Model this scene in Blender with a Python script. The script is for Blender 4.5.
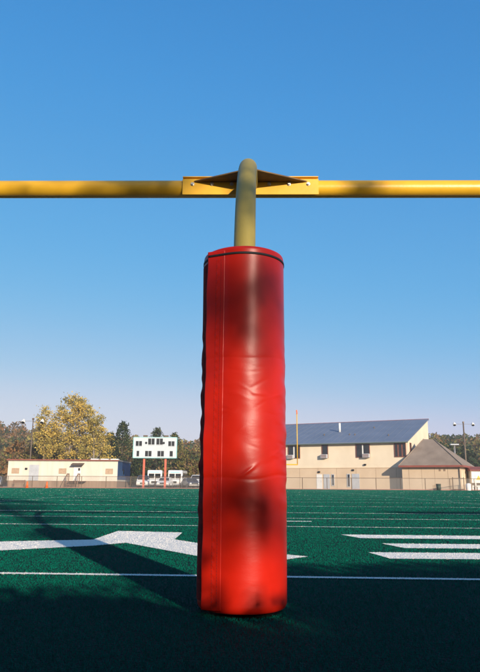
import bpy, bmesh, math, random
import numpy as np
from mathutils import Vector, Matrix

R = math.radians
for o in list(bpy.data.objects):
    bpy.data.objects.remove(o)
SC = bpy.context.scene
COL = SC.collection

# ------------------------------------------------------------------ camera
cam_d = bpy.data.cameras.new('camera')
cam_d.sensor_fit = 'VERTICAL'
cam_d.sensor_height = 36.0
cam_d.sensor_width = 24.0
cam_d.lens = 35.0
cam_d.clip_start = 0.05
cam_d.clip_end = 3000
cam = bpy.data.objects.new('camera', cam_d)
COL.objects.link(cam)
cam.matrix_world = Matrix.Translation((0, 0, 0.62)) @ Matrix.Rotation(R(90 + 12.77), 4, 'X') @ Matrix.Rotation(R(0.35), 4, 'Z')
SC.camera = cam

# ------------------------------------------------------------------ sky, sun, exposure
SUN_AZ = R(24.0)          # sun stands behind the camera, 24 degrees round to the right
SUN_EL = R(16.0)
TO_SUN = Vector((math.sin(SUN_AZ) * math.cos(SUN_EL), -math.cos(SUN_AZ) * math.cos(SUN_EL), math.sin(SUN_EL)))
world = bpy.data.worlds.new('World')
SC.world = world
world.use_nodes = True
wn, wl = world.node_tree.nodes, world.node_tree.links
wn.clear()
w_out = wn.new('ShaderNodeOutputWorld')
w_bg = wn.new('ShaderNodeBackground')
w_sky = wn.new('ShaderNodeTexSky')
w_sky.sky_type = 'NISHITA'
w_sky.sun_disc = False
w_sky.sun_elevation = SUN_EL
w_sky.sun_rotation = math.atan2(TO_SUN.x, TO_SUN.y)
w_sky.altitude = 300
w_sky.air_density = 1.0
w_sky.dust_density = 1.0
w_sky.ozone_density = 5.0
w_bg.inputs['Strength'].default_value = 0.1
# colour response of the film: one tone curve per channel over the whole sky
w_s1 = wn.new('ShaderNodeVectorMath'); w_s1.operation = 'SCALE'; w_s1.inputs['Scale'].default_value = 0.1
w_cv = wn.new('ShaderNodeRGBCurve')
for c, pts_ in enumerate((((0, 0), (0.051, 0.042), (0.080, 0.075), (0.107, 0.105), (0.178, 0.25), (0.292, 0.50), (1, 0.85)),
                          ((0, 0), (0.119, 0.225), (0.18, 0.29), (0.242, 0.345), (0.371, 0.44), (0.521, 0.55), (1, 0.75)),
                          ((0, 0), (0.266, 0.53), (0.386, 0.59), (0.491, 0.625), (0.66, 0.645), (0.75, 0.65), (1, 0.68)))):
    cu = w_cv.mapping.curves[c]
    cu.points[0].location = pts_[0]; cu.points[1].location = pts_[-1]
    for p_ in pts_[1:-1]:
        cu.points.new(*p_)
w_cv.mapping.update()
w_s2 = wn.new('ShaderNodeVectorMath'); w_s2.operation = 'SCALE'; w_s2.inputs['Scale'].default_value = 10.0
wl.new(w_sky.outputs[0], w_s1.inputs[0]); wl.new(w_s1.outputs[0], w_cv.inputs['Color'])
wl.new(w_cv.outputs[0], w_s2.inputs[0]); wl.new(w_s2.outputs[0], w_bg.inputs[0])
wl.new(w_bg.outputs[0], w_out.inputs[0])

sun_d = bpy.data.lights.new('sun', 'SUN')
sun_d.energy = 5.0
sun_d.angle = R(0.5)
sun_d.color = (1.0, 0.87, 0.70)
sun = bpy.data.objects.new('sun', sun_d)
sun.rotation_euler = TO_SUN.to_track_quat('Z', 'Y').to_euler()
sun.location = (20, -45, 25)
COL.objects.link(sun)

SC.view_settings.view_transform = 'Standard'
SC.view_settings.look = 'None'
SC.view_settings.gamma = 1.0
SC.view_settings.exposure = 0.35
SC.view_settings.use_curve_mapping = False

# ------------------------------------------------------------------ materials
MATS = {}
def mat(name, col, rough=0.7, var=0.12, scale=3.0, metal=0.0, bump=0.0, bscale=40.0, spec=0.5, col2=None, detail=4.0, aniso=None, coat=0.0):
    if name in MATS:
        return MATS[name]
    m = bpy.data.materials.new(name)
    m.use_nodes = True
    n, l = m.node_tree.nodes, m.node_tree.links
    b = n['Principled BSDF']
    b.inputs['Roughness'].default_value = rough
    b.inputs['Metallic'].default_value = metal
    b.inputs['Specular IOR Level'].default_value = spec
    b.inputs['Coat Weight'].default_value = coat
    tc = n.new('ShaderNodeTexCoord')
    nz = n.new('ShaderNodeTexNoise')
    nz.inputs['Scale'].default_value = scale
    nz.inputs['Detail'].default_value = detail
    src = tc.outputs['Object']
    if aniso:
        mp = n.new('ShaderNodeMapping')
        mp.inputs['Scale'].default_value = aniso
        l.new(src, mp.inputs[0]); src = mp.outputs[0]
    l.new(src, nz.inputs['Vector'])
    rp = n.new('ShaderNodeValToRGB')
    rp.color_ramp.elements[0].position = 0.3
    rp.color_ramp.elements[1].position = 0.7
    c2 = col2 if col2 else tuple(c * (1 + var) for c in col)
    c1 = col if col2 else tuple(c * (1 - var) for c in col)
    rp.color_ramp.elements[0].color = (*c1, 1)
    rp.color_ramp.elements[1].color = (*c2, 1)
    l.new(nz.outputs['Fac'], rp.inputs[0])
    l.new(rp.outputs[0], b.inputs['Base Color'])
    if bump > 0:
        nb = n.new('ShaderNodeTexNoise')
        nb.inputs['Scale'].default_value = bscale
        nb.inputs['Detail'].default_value = 6
        l.new(src, nb.inputs['Vector'])
        bp = n.new('ShaderNodeBump')
        bp.inputs['Strength'].default_value = bump
        bp.inputs['Distance'].default_value = 0.02
        l.new(nb.outputs['Fac'], bp.inputs['Height'])
        l.new(bp.outputs[0], b.inputs['Normal'])
    MATS[name] = m
    return m

def leaf_mat(name, col, col2):
    m = bpy.data.materials.new(name)
    m.use_nodes = True
    n, l = m.node_tree.nodes, m.node_tree.links
    b = n['Principled BSDF']
    b.inputs['Roughness'].default_value = 0.6
    b.inputs['Specular IOR Level'].default_value = 0.2
    tc = n.new('ShaderNodeTexCoord')
    nz = n.new('ShaderNodeTexNoise'); nz.inputs['Scale'].default_value = 0.9; nz.inputs['Detail'].default_value = 5
    l.new(tc.outputs['Object'], nz.inputs['Vector'])
    rp = n.new('ShaderNodeValToRGB')
    rp.color_ramp.elements[0].position = 0.35; rp.color_ramp.elements[1].position = 0.65
    rp.color_ramp.elements[0].color = (*col, 1); rp.color_ramp.elements[1].color = (*col2, 1)
    l.new(nz.outputs['Fac'], rp.inputs[0])
    l.new(rp.outputs[0], b.inputs['Base Color'])
    tr = n.new('ShaderNodeBsdfTranslucent')
    l.new(rp.outputs[0], tr.inputs[0])
    mx = n.new('ShaderNodeMixShader'); mx.inputs[0].default_value = 0.25
    l.new(b.outputs[0], mx.inputs[1]); l.new(tr.outputs[0], mx.inputs[2])
    l.new(mx.outputs[0], n['Material Output'].inputs[0])
    return m

def glass_mat(name, col):
    m = mat(name, col, rough=0.08, var=0.3, scale=1.5, spec=0.6)
    return m

# turf: dense synthetic pile, darker where it lies flat, strong fine relief so that it catches a low sun
def turf_mat():
    m = bpy.data.materials.new('synthetic_turf')
    m.use_nodes = True
    n, l = m.node_tree.nodes, m.node_tree.links
    b = n['Principled BSDF']
    b.inputs['Roughness'].default_value = 0.75
    b.inputs['Specular IOR Level'].default_value = 0.15
    tc = n.new('ShaderNodeTexCoord')
    a = n.new('ShaderNodeTexNoise'); a.inputs['Scale'].default_value = 0.35; a.inputs['Detail'].default_value = 6
    f = n.new('ShaderNodeTexNoise'); f.inputs['Scale'].default_value = 60; f.inputs['Detail'].default_value = 5
    g = n.new('ShaderNodeTexNoise'); g.inputs['Scale'].default_value = 7; g.inputs['Detail'].default_value = 6
    for q in (a, f, g):
        l.new(tc.outputs['Object'], q.inputs['Vector'])
    r1 = n.new('ShaderNodeValToRGB')
    r1.color_ramp.elements[0].position = 0.32; r1.color_ramp.elements[1].position = 0.68
    r1.color_ramp.elements[0].color = (0.004, 0.010, 0.007, 1); r1.color_ramp.elements[1].color = (0.005, 0.016, 0.011, 1)
    l.new(a.outputs['Fac'], r1.inputs[0])
    r2 = n.new('ShaderNodeValToRGB')
    r2.color_ramp.elements[0].position = 0.3; r2.color_ramp.elements[1].position = 0.75
    r2.color_ramp.elements[0].color = (0.45, 0.45, 0.45, 1); r2.color_ramp.elements[1].color = (1.25, 1.25, 1.25, 1)
    l.new(f.outputs['Fac'], r2.inputs[0])
    r3 = n.new('ShaderNodeValToRGB')
    r3.color_ramp.elements[0].position = 0.35; r3.color_ramp.elements[1].position = 0.65
    r3.color_ramp.elements[0].color = (0.8, 0.8, 0.8, 1); r3.color_ramp.elements[1].color = (1.1, 1.1, 1.1, 1)
    l.new(g.outputs['Fac'], r3.inputs[0])
    m1 = n.new('ShaderNodeMix'); m1.data_type = 'RGBA'; m1.blend_type = 'MULTIPLY'; m1.inputs['Factor'].default_value = 1
    l.new(r1.outputs[0], m1.inputs[6]); l.new(r2.outputs[0], m1.inputs[7])
    m2 = n.new('ShaderNodeMix'); m2.data_type = 'RGBA'; m2.blend_type = 'MULTIPLY'; m2.inputs['Factor'].default_value = 1
    l.new(m1.outputs[2], m2.inputs[6]); l.new(r3.outputs[0], m2.inputs[7])
    l.new(m2.outputs[2], b.inputs['Base Color'])
    bp = n.new('ShaderNodeBump'); bp.inputs['Strength'].default_value = 0.9; bp.inputs['Distance'].default_value = 0.03
    l.new(f.outputs['Fac'], bp.inputs['Height'])
    l.new(bp.outputs[0], b.inputs['Normal'])
    return m

def paint_mat():
    m = bpy.data.materials.new('field_paint')
    m.use_nodes = True
    n, l = m.node_tree.nodes, m.node_tree.links
    b = n['Principled BSDF']
    b.inputs['Roughness'].default_value = 0.8
    b.inputs['Specular IOR Level'].default_value = 0.15
    tc = n.new('ShaderNodeTexCoord')
    f = n.new('ShaderNodeTexNoise'); f.inputs['Scale'].default_value = 70; f.inputs['Detail'].default_value = 5
    l.new(tc.outputs['Object'], f.inputs['Vector'])
    r = n.new('ShaderNodeValToRGB')
    r.color_ramp.elements[0].position = 0.28; r.color_ramp.elements[1].position = 0.45
    r.color_ramp.elements[0].color = (0.45, 0.55, 0.5, 1); r.color_ramp.elements[1].color = (0.94, 0.87, 0.78, 1)
    l.new(f.outputs['Fac'], r.inputs[0])
    l.new(r.outputs[0], b.inputs['Base Color'])
    bp = n.new('ShaderNodeBump'); bp.inputs['Strength'].default_value = 0.7; bp.inputs['Distance'].default_value = 0.03
    l.new(f.outputs['Fac'], bp.inputs['Height'])
    l.new(bp.outputs[0], b.inputs['Normal'])
    return m

def vinyl_mat():
    m = bpy.data.materials.new('red_vinyl')
    m.use_nodes = True
    n, l = m.node_tree.nodes, m.node_tree.links
    b = n['Principled BSDF']
    b.inputs['Roughness'].default_value = 0.42
    b.inputs['Specular IOR Level'].default_value = 0.34
    tc = n.new('ShaderNodeTexCoord')
    a = n.new('ShaderNodeTexNoise'); a.inputs['Scale'].default_value = 5; a.inputs['Detail'].default_value = 6
    l.new(tc.outputs['Object'], a.inputs['Vector'])
    r = n.new('ShaderNodeValToRGB')
    r.color_ramp.elements[0].position = 0.3; r.color_ramp.elements[1].position = 0.7
    r.color_ramp.elements[0].color = (0.45, 0.010, 0.0025, 1); r.color_ramp.elements[1].color = (0.53, 0.013, 0.003, 1)
    l.new(a.outputs['Fac'], r.inputs[0]); l.new(r.outputs[0], b.inputs['Base Color'])
    rr = n.new('ShaderNodeMapRange')
    rr.inputs['To Min'].default_value = 0.30; rr.inputs['To Max'].default_value = 0.42
    s = n.new('ShaderNodeTexNoise'); s.inputs['Scale'].default_value = 9; s.inputs['Detail'].default_value = 8
    l.new(tc.outputs['Object'], s.inputs['Vector']); l.new(s.outputs['Fac'], rr.inputs[0]); l.new(rr.outputs[0], b.inputs['Roughness'])
    w = n.new('ShaderNodeTexNoise'); w.inputs['Scale'].default_value = 260; w.inputs['Detail'].default_value = 2
    l.new(tc.outputs['Object'], w.inputs['Vector'])
    mp = n.new('ShaderNodeMapping'); mp.inputs['Scale'].default_value = (5, 5, 14)
    l.new(tc.outputs['Object'], mp.inputs[0])
    w2 = n.new('ShaderNodeTexNoise'); w2.inputs['Scale'].default_value = 1.0; w2.inputs['Detail'].default_value = 3
    l.new(mp.outputs[0], w2.inputs['Vector'])
    b1 = n.new('ShaderNodeBump'); b1.inputs['Strength'].default_value = 0.08; b1.inputs['Distance'].default_value = 0.004
    l.new(w.outputs['Fac'], b1.inputs['Height'])
    b2 = n.new('ShaderNodeBump'); b2.inputs['Strength'].default_value = 0.12; b2.inputs['Distance'].default_value = 0.012
    l.new(w2.outputs['Fac'], b2.inputs['Height']); l.new(b1.outputs[0], b2.inputs['Normal'])
    l.new(b2.outputs[0], b.inputs['Normal'])
    return m

def chainlink_mat():
    m = bpy.data.materials.new('chain_link')
    m.use_nodes = True
    n, l = m.node_tree.nodes, m.node_tree.links
    b = n['Principled BSDF']
    b.inputs['Base Color'].default_value = (0.22, 0.2, 0.18, 1)
    b.inputs['Roughness'].default_value = 0.5; b.inputs['Metallic'].default_value = 0.3
    tc = n.new('ShaderNodeTexCoord')
    fac = []
    for ang in (45, -45):
        mp = n.new('ShaderNodeMapping'); mp.inputs['Rotation'].default_value = (0, R(ang), 0)
        l.new(tc.outputs['Object'], mp.inputs[0])
        wv = n.new('ShaderNodeTexWave'); wv.wave_type = 'BANDS'; wv.bands_direction = 'X'
        wv.inputs['Scale'].default_value = 3.2
        l.new(mp.outputs[0], wv.inputs['Vector'])
        gt = n.new('ShaderNodeMath'); gt.operation = 'GREATER_THAN'; gt.inputs[1].default_value = 0.965
        l.new(wv.outputs['Fac'], gt.inputs[0]); fac.append(gt)
    mxm = n.new('ShaderNodeMath'); mxm.operation = 'MAXIMUM'
    l.new(fac[0].outputs[0], mxm.inputs[0]); l.new(fac[1].outputs[0], mxm.inputs[1])
    t = n.new('ShaderNodeBsdfTransparent')
    ms = n.new('ShaderNodeMixShader')
    l.new(mxm.outputs[0], ms.inputs[0]); l.new(t.outputs[0], ms.inputs[1]); l.new(b.outputs[0], ms.inputs[2])
    l.new(ms.outputs[0], n['Material Output'].inputs[0])
    return m

M = dict(
    turf=turf_mat(), paint=paint_mat(), vinyl=vinyl_mat(), link=chainlink_mat(),
    blade=mat('turf_blade', (0.0008, 0.098, 0.064), 0.85, scale=0.3, col2=(0.0012, 0.128, 0.084), detail=6, spec=0.05),
    blade2=mat('turf_blade_pale', (0.001, 0.122, 0.080), 0.85, scale=0.5, col2=(0.0015, 0.155, 0.102), detail=6, spec=0.05),
    ground=mat('dry_ground', (0.20, 0.15, 0.10), 0.95, scale=0.25, col2=(0.30, 0.23, 0.15), detail=8, bump=0.4, bscale=3),
    track=mat('track_surface', (0.30, 0.16, 0.12), 0.9, 0.15, 0.6, detail=7),
    hill=mat('hill_soil', (0.10, 0.075, 0.035), 1.0, scale=0.06, col2=(0.22, 0.16, 0.08), detail=8),
    yellow=mat('yellow_enamel', (0.70, 0.37, 0.018), 0.36, scale=5, col2=(0.79, 0.44, 0.025), detail=8, bump=0.04, bscale=30),
    neck=mat('weathered_yellow_enamel', (0.33, 0.26, 0.055), 0.5, scale=6, col2=(0.45, 0.335, 0.06), aniso=(1, 1, 0.35), detail=9, bump=0.08, bscale=45),
    gusset=mat('dark_brown_steel', (0.085, 0.045, 0.018), 0.7, scale=7, col2=(0.20, 0.11, 0.025), detail=9),  # dark brown over the whole plate, mottled by noise
    side_shade=mat('shaded_side_red', (0.30, 0.016, 0.010), 0.85, 0.3, 12, spec=0.12, aniso=(1, 1, 4)),  # matte darker red, paints in the shade on the pad's left side
    steel=mat('zinc_bolt', (0.55, 0.53, 0.48), 0.35, 0.1, 20, metal=0.8),
    rust=mat('dull_steel', (0.14, 0.10, 0.07), 0.6, 0.2, 4, metal=0.3),
    galv=mat('galvanised', (0.30, 0.28, 0.26), 0.5, 0.15, 5, metal=0.4),
    black=mat('black_webbing', (0.012, 0.01, 0.01), 0.65, 0.2, 40),
    stitch=mat('dark_red_thread', (0.22, 0.008, 0.005), 0.7, 0.2, 60),
    cream=mat('cream_render', (0.68, 0.565, 0.41), 0.9, scale=0.5, col2=(0.76, 0.64, 0.47), detail=8, bump=0.2, bscale=9),
    tan=mat('tan_render', (0.54, 0.40, 0.265), 0.9, scale=0.5, col2=(0.62, 0.47, 0.32), detail=8, bump=0.2, bscale=9),
    roof=mat('slate_blue_roofing', (0.125, 0.155, 0.215), 0.65, scale=0.35, col2=(0.16, 0.19, 0.255), detail=8),
    shingle=mat('brown_shingle', (0.21, 0.155, 0.115), 0.95, scale=0.8, col2=(0.29, 0.22, 0.165), detail=9, bump=0.3, bscale=6),
    fascia=mat('rust_red_fascia', (0.26, 0.07, 0.045), 0.7, 0.15, 1.5),
    fgreen=mat('green_gutter', (0.06, 0.085, 0.065), 0.6, 0.15, 1.5),
    glass=glass_mat('window_glass', (0.018, 0.02, 0.022)),
    frame=mat('red_brown_frame', (0.20, 0.065, 0.04), 0.6, 0.15, 3),
    white=mat('white_paint', (0.72, 0.70, 0.66), 0.6, 0.06, 2),
    grey=mat('grey_panel', (0.42, 0.43, 0.45), 0.6, 0.1, 2),
    trailer=mat('off_white_siding', (0.60, 0.53, 0.43), 0.8, scale=0.6, col2=(0.70, 0.63, 0.52), aniso=(3, 3, 0.4), detail=6),
    skirt=mat('tan_skirting', (0.27, 0.18, 0.12), 0.9, 0.18, 0.8, aniso=(4, 4, 0.5)),
    blue=mat('blue_wall', (0.012, 0.055, 0.15), 0.8, 0.15, 0.8),
    shade=mat('tan_blind', (0.42, 0.29, 0.19), 0.7, 0.12, 4),
    wood=mat('weathered_wood', (0.23, 0.13, 0.08), 0.85, 0.2, 3, aniso=(1, 1, 6)),
    orange=mat('orange_plastic', (0.80, 0.14, 0.02), 0.5, 0.1, 4),
    redpost=mat('red_oxide_post', (0.56, 0.12, 0.065), 0.6, 0.12, 3),
    board=mat('scoreboard_white', (0.51, 0.56, 0.58), 0.5, 0.05, 1.5),
    cyan=mat('teal_trim', (0.30, 0.60, 0.60), 0.5, 0.1, 2),
    digit=mat('dark_display', (0.012, 0.013, 0.015), 0.35, 0.3, 5),
    tyre=mat('tyre_rubber', (0.02, 0.02, 0.02), 0.8, 0.2, 6),
    chrome=mat('bright_metal', (0.6, 0.6, 0.6), 0.25, 0.1, 5, metal=0.9),
    lamp=mat('headlamp_glass', (0.7, 0.7, 0.68), 0.15, 0.05, 5),
    navy=mat('dark_blue_paint', (0.02, 0.03, 0.07), 0.3, 0.1, 2, coat=0.5),
    silver=mat('silver_paint', (0.35, 0.35, 0.36), 0.3, 0.1, 2, metal=0.3, coat=0.5),
    carwhite=mat('white_car_paint', (0.74, 0.72, 0.69), 0.3, 0.05, 2, coat=0.4),
    dgreen=mat('dark_green_plastic', (0.03, 0.045, 0.03), 0.6, 0.2, 4),
    sign=mat('yellow_sign', (0.75, 0.42, 0.03), 0.5, 0.05, 4),
    bark=mat('grey_bark', (0.22, 0.18, 0.14), 0.95, 0.3, 4, aniso=(1, 1, 0.2)),
    dbark=mat('dark_bark', (0.08, 0.06, 0.045), 0.95, 0.3, 4, aniso=(1, 1, 0.2)),
    lf_yel=leaf_mat('leaf_yellow', (0.50, 0.35, 0.07), (0.68, 0.49, 0.12)),
    lf_yg=leaf_mat('leaf_yellow_green', (0.29, 0.235, 0.06), (0.42, 0.33, 0.085)),
    lf_ol=leaf_mat('leaf_olive', (0.14, 0.125, 0.03), (0.21, 0.175, 0.045)),
    lf_gr=leaf_mat('leaf_green', (0.035, 0.06, 0.022), (0.06, 0.085, 0.03)),
    lf_dk=leaf_mat('leaf_dark_green', (0.018, 0.036, 0.016), (0.035, 0.055, 0.022)),
    lf_rs=leaf_mat('leaf_rust', (0.22, 0.105, 0.035), (0.30, 0.155, 0.05)),
    lf_br=leaf_mat('leaf_brown', (0.17, 0.10, 0.045), (0.24, 0.15, 0.065)),
)

# ------------------------------------------------------------------ helpers
def link(name, me, parent=None, loc=None):
    o = bpy.data.objects.new(name, me)
    COL.objects.link(o)
    if parent:
        o.parent = parent
    if loc:
        o.location = loc
    return o

def obj(name, bm, m, parent=None, smooth=False, loc=None):
    me = bpy.data.meshes.new(name)
    bmesh.ops.recalc_face_normals(bm, faces=bm.faces[:])
    if smooth:
        for f in bm.faces:
            f.smooth = True
    bm.to_mesh(me); bm.free()
    for q in (m if isinstance(m, (list, tuple)) else [m]):
        me.materials.append(M[q] if isinstance(q, str) else q)
    return link(name, me, parent, loc)

def tag(o, label=None, cat=None, group=None, kind=None):
    if label: o['label'] = label
    if cat: o['category'] = cat
    if group: o['group'] = group
    if kind: o['kind'] = kind
    return o

def thing(name, label, cat, loc=(0, 0, 0), rz=0.0, group=None):
    o = bpy.data.objects.new(name, None)
    COL.objects.link(o)
    o.location = loc; o.rotation_euler = (0, 0, rz); o.empty_display_size = 0.3
    return tag(o, label, cat, group)

def copy_tree(o, parent=None):
    c = o.copy(); COL.objects.link(c); c.parent = parent
    for ch in list(o.children):
        copy_tree(ch, c)
    return c

def box(bm, x0, x1, y0, y1, z0, z1, bev=0.0, mtx=None):
    m = Matrix.Translation(((x0 + x1) / 2, (y0 + y1) / 2, (z0 + z1) / 2)) @ Matrix.Diagonal((abs(x1 - x0), abs(y1 - y0), abs(z1 - z0), 1))
    if mtx is not None:
        m = mtx @ m
    r = bmesh.ops.create_cube(bm, size=1, matrix=m)
    if bev > 0:
        es = set()
        for v in r['verts']:
            es.update(v.link_edges)
        bmesh.ops.bevel(bm, geom=list(es), offset=bev, segments=2, affect='EDGES', profile=0.5)
    return bm

def bx(x0, x1, y0, y1, z0, z1, bev=0.0):
    return box(bmesh.new(), x0, x1, y0, y1, z0, z1, bev)

def tube(bm, pts, rads, seg=12, caps=True):
    pts = [Vector(p) for p in pts]
    if not isinstance(rads, (list, tuple)):
        rads = [rads] * len(pts)
    rings = []
    ref = None
    for i, p in enumerate(pts):
        d = (pts[min(i + 1, len(pts) - 1)] - pts[max(i - 1, 0)]).normalized()
        if ref is None:
            ref = Vector((1, 0, 0)) if abs(d.x) < 0.9 else Vector((0, 1, 0))
        a = (ref - d * ref.dot(d)).normalized(); b = d.cross(a)
        ref = a
        rings.append([bm.verts.new(p + (a * math.cos(2 * math.pi * k / seg) + b * math.sin(2 * math.pi * k / seg)) * rads[i]) for k in range(seg)])
    for i in range(len(rings) - 1):
        for k in range(seg):
            bm.faces.new((rings[i][k], rings[i][(k + 1) % seg], rings[i + 1][(k + 1) % seg], rings[i + 1][k]))
    if caps:
        bm.faces.new(rings[0][::-1]); bm.faces.new(rings[-1])
    return bm

def tb(pts, rads, seg=12, caps=True):
    return tube(bmesh.new(), pts, rads, seg, caps)

def prism(bm, poly, z0, z1):
    lo = [bm.verts.new((x, y, z0)) for x, y in poly]
    hi = [bm.verts.new((x, y, z1)) for x, y in poly]
    n = len(poly)
    bm.faces.new(lo[::-1]); bm.faces.new(hi)
    for i in range(n):
        bm.faces.new((lo[i], lo[(i + 1) % n], hi[(i + 1) % n], hi[i]))
    return bm

def profile_x(bm, poly_yz, x0, x1):
    a = [bm.verts.new((x0, y, z)) for y, z in poly_yz]
    b = [bm.verts.new((x1, y, z)) for y, z in poly_yz]
    n = len(poly_yz)
    bm.faces.new(a[::-1]); bm.faces.new(b)
    for i in range(n):
        bm.faces.new((a[i], a[(i + 1) % n], b[(i + 1) % n], b[i]))
    return bm

def mesh_np(name, verts, faces_quads, mats, midx=None, parent=None, smooth=False):
    me = bpy.data.meshes.new(name)
    nv, nf = len(verts), len(faces_quads)
    me.vertices.add(nv); me.vertices.foreach_set('co', np.asarray(verts, np.float32).ravel())
    K = len(faces_quads[0]); me.loops.add(nf * K); me.loops.foreach_set('vertex_index', np.asarray(faces_quads, np.int32).ravel())
    me.polygons.add(nf)
    me.polygons.foreach_set('loop_start', np.arange(0, nf * K, K, dtype=np.int32))
    for q in mats:
        me.materials.append(M[q])
    if midx is not None:
        me.polygons.foreach_set('material_index', np.asarray(midx, np.int32))
    if smooth:
        me.polygons.foreach_set('use_smooth', np.ones(nf, bool))
    me.update(calc_edges=True)
    me.validate()
    return link(name, me, parent)

def leaves(rng, centers, size, aspect=0.6):
    """one small folded-flat quad per centre, randomly turned"""
    n = len(centers)
    u = rng.normal(size=(n, 3)); u /= np.linalg.norm(u, axis=1)[:, None]
    w = rng.normal(size=(n, 3)); v = np.cross(u, w); v /= np.linalg.norm(v, axis=1)[:, None]
    s = size * rng.uniform(0.6, 1.3, n)[:, None]
    a, b = u * s * 0.5, v * s * 0.5 * aspect
    V = np.stack([centers - a, centers + b - a * 0.1, centers + a, centers - b - a * 0.1], 1).reshape(-1, 3)
    F = np.arange(n * 4).reshape(-1, 4)
    return V, F

def crown_points(rng, lobes, n_clump, n_leaf, spread):
    P, C = [], []
    tot = sum(l[3] * l[4] * l[5] for l in lobes) ** (1 / 3)
    vols = np.array([(l[3] * l[4] * l[5]) ** 0.7 for l in lobes]); vols = vols / vols.sum()
    ci = 0
    for l, vf in zip(lobes, vols):
        k = max(3, int(n_clump * vf))
        d = rng.normal(size=(k, 3)); d /= np.linalg.norm(d, axis=1)[:, None]
        rr = rng.uniform(0.35, 1.0, k) ** 0.6
        cc = np.array(l[:3]) + d * rr[:, None] * np.array(l[3:6])
        for c in cc:
            m = int(n_leaf * rng.uniform(0.5, 1.5))
            P.append(c + rng.normal(size=(m, 3)) * spread * rng.uniform(0.6, 1.3) * np.array([1, 1, 0.8]))
            C.append(np.full(m, ci)); ci += 1
    return np.concatenate(P), np.concatenate(C)

def tree(name, label, base, lobes, leaf_mats, weights, n_clump, n_leaf, leaf, spread, trunk_r, bark='bark', seed=1, group=None, cat='tree', stems=None, clumps=None):
    """trunk with limbs into each lobe, crown of leaf faces gathered in clumps; lobes in local metres"""
    rng = np.random.default_rng(seed)
    t = thing(name, label, cat, base, 0, group)
    bm = bmesh.new()
    top = max(l[2] for l in lobes)
    zs = min(l[2] - l[5] for l in lobes)
    stems = stems or [(0, 0)]
    for sx, sy in stems:
        bend = rng.normal(size=2) * 0.25
        cx = np.mean([l[0] for l in lobes]); cy = np.mean([l[1] for l in lobes])
        pts = [(sx, sy, 0), (sx + bend[0] * 0.5, sy + bend[1] * 0.5, zs * 0.5), (sx * 0.9 + bend[0] + cx * .2, sy + bend[1] + cy * .2, max(zs, 0.3 * top)), (sx * 0.7 + cx * .6, sy * 0.7 + cy * .6, top * 0.75), (cx, cy, top)]
        tube(bm, pts, [trunk_r * 1.3, trunk_r, trunk_r * 0.8, trunk_r * 0.45, trunk_r * 0.12], 8)
        fork = Vector(pts[2])
        for l in lobes:
            tgt = Vector(l[:3]); mid = fork.lerp(tgt, 0.55) + Vector((0, 0, -0.1 * (tgt - fork).length))
            tube(bm, [fork, mid, tgt + Vector((0, 0, l[5] * 0.3))], [trunk_r * 0.45, trunk_r * 0.3, trunk_r * 0.1], 6)
            for k in range(5):
                d = rng.normal(size=3); d /= np.linalg.norm(d)
                tip = tgt + Vector(d * np.array(l[3:6]) * 0.8)
                tube(bm, [mid.lerp(tgt, 0.4), tip], [trunk_r * 0.16, trunk_r * 0.05], 5)
    for (x, y, z, r, n) in (clumps or []):          # low twigs that carry the sprays
        l = min(lobes, key=lambda q: (q[0] - x) ** 2 + (q[1] - y) ** 2)
        tgt = Vector((x, y, z)); st = Vector(l[:3])
        tube(bm, [st, st.lerp(tgt, 0.5) + Vector((0, 0, 0.5)), tgt], [0.05, 0.025, 0.008], 5)
    obj('trunk', bm, bark, t, True)
    P, C = crown_points(rng, lobes, n_clump, n_leaf, spread)
    if clumps:
        for (x, y, z, r, n) in clumps:
            q = rng.normal(size=(n, 3)) * r * 0.5 + np.array([x, y, z])
            P = np.concatenate([P, q]); C = np.concatenate([C, np.full(n, C.max() + 1)])
    V, F = leaves(rng, P, leaf)
    cm = rng.choice(len(leaf_mats), size=C.max() + 1, p=weights)
    mi = cm[C]
    flip = rng.random(len(mi)) < 0.2
    mi[flip] = rng.choice(len(leaf_mats), size=flip.sum(), p=weights)
    mesh_np('crown', V, F, leaf_mats, mi, t)
    return t

# ------------------------------------------------------------------ the setting
AX = R(3.0)                                     # the field's long axis runs 3 degrees right of the view

def slab(name, poly, z0, z1, m):
    return tag(obj(name, prism(bmesh.new(), poly, z0, z1), m), kind='structure')

slab('ground', [(-1400, -300), (1400, -300), (1400, 2200), (-1400, 2200)], -0.5, -0.02, 'ground')
turf = slab('turf_field', [(-70, -2.2), (70, -2.2), (70, 83.2), (-70, 83.2)], -0.3, 0.0, 'turf')
slab('running_track', [(-70, 83.2), (70, 83.2), (70, 86.2), (-70, 86.2)], -0.3, -0.008, 'track')

LINES, POLYS = [], []
def decal(name, poly, z=0.005, label=None):
    if name in ('field_mark', 'painted_letter'): POLYS.append(list(poly))
    bm = bmesh.new()
    bm.faces.new([bm.verts.new((x, y, z)) for x, y in poly])
    bmesh.ops.triangulate(bm, faces=bm.faces[:])
    o = obj(name, bm, 'paint', turf)
    for p in o.data.polygons:
        if p.normal.z < 0:
            p.flip()
    if label: o['label'] = label
    return o

def cross_line(name, y0, x0, x1, w):
    s = -math.tan(AX)
    if x1 - x0 > 40: LINES.append((y0, w))
    return decal(name, [(x0, y0 + s * x0 - w / 2), (x1, y0 + s * x1 - w / 2), (x1, y0 + s * x1 + w / 2), (x0, y0 + s * x0 + w / 2)])

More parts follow.
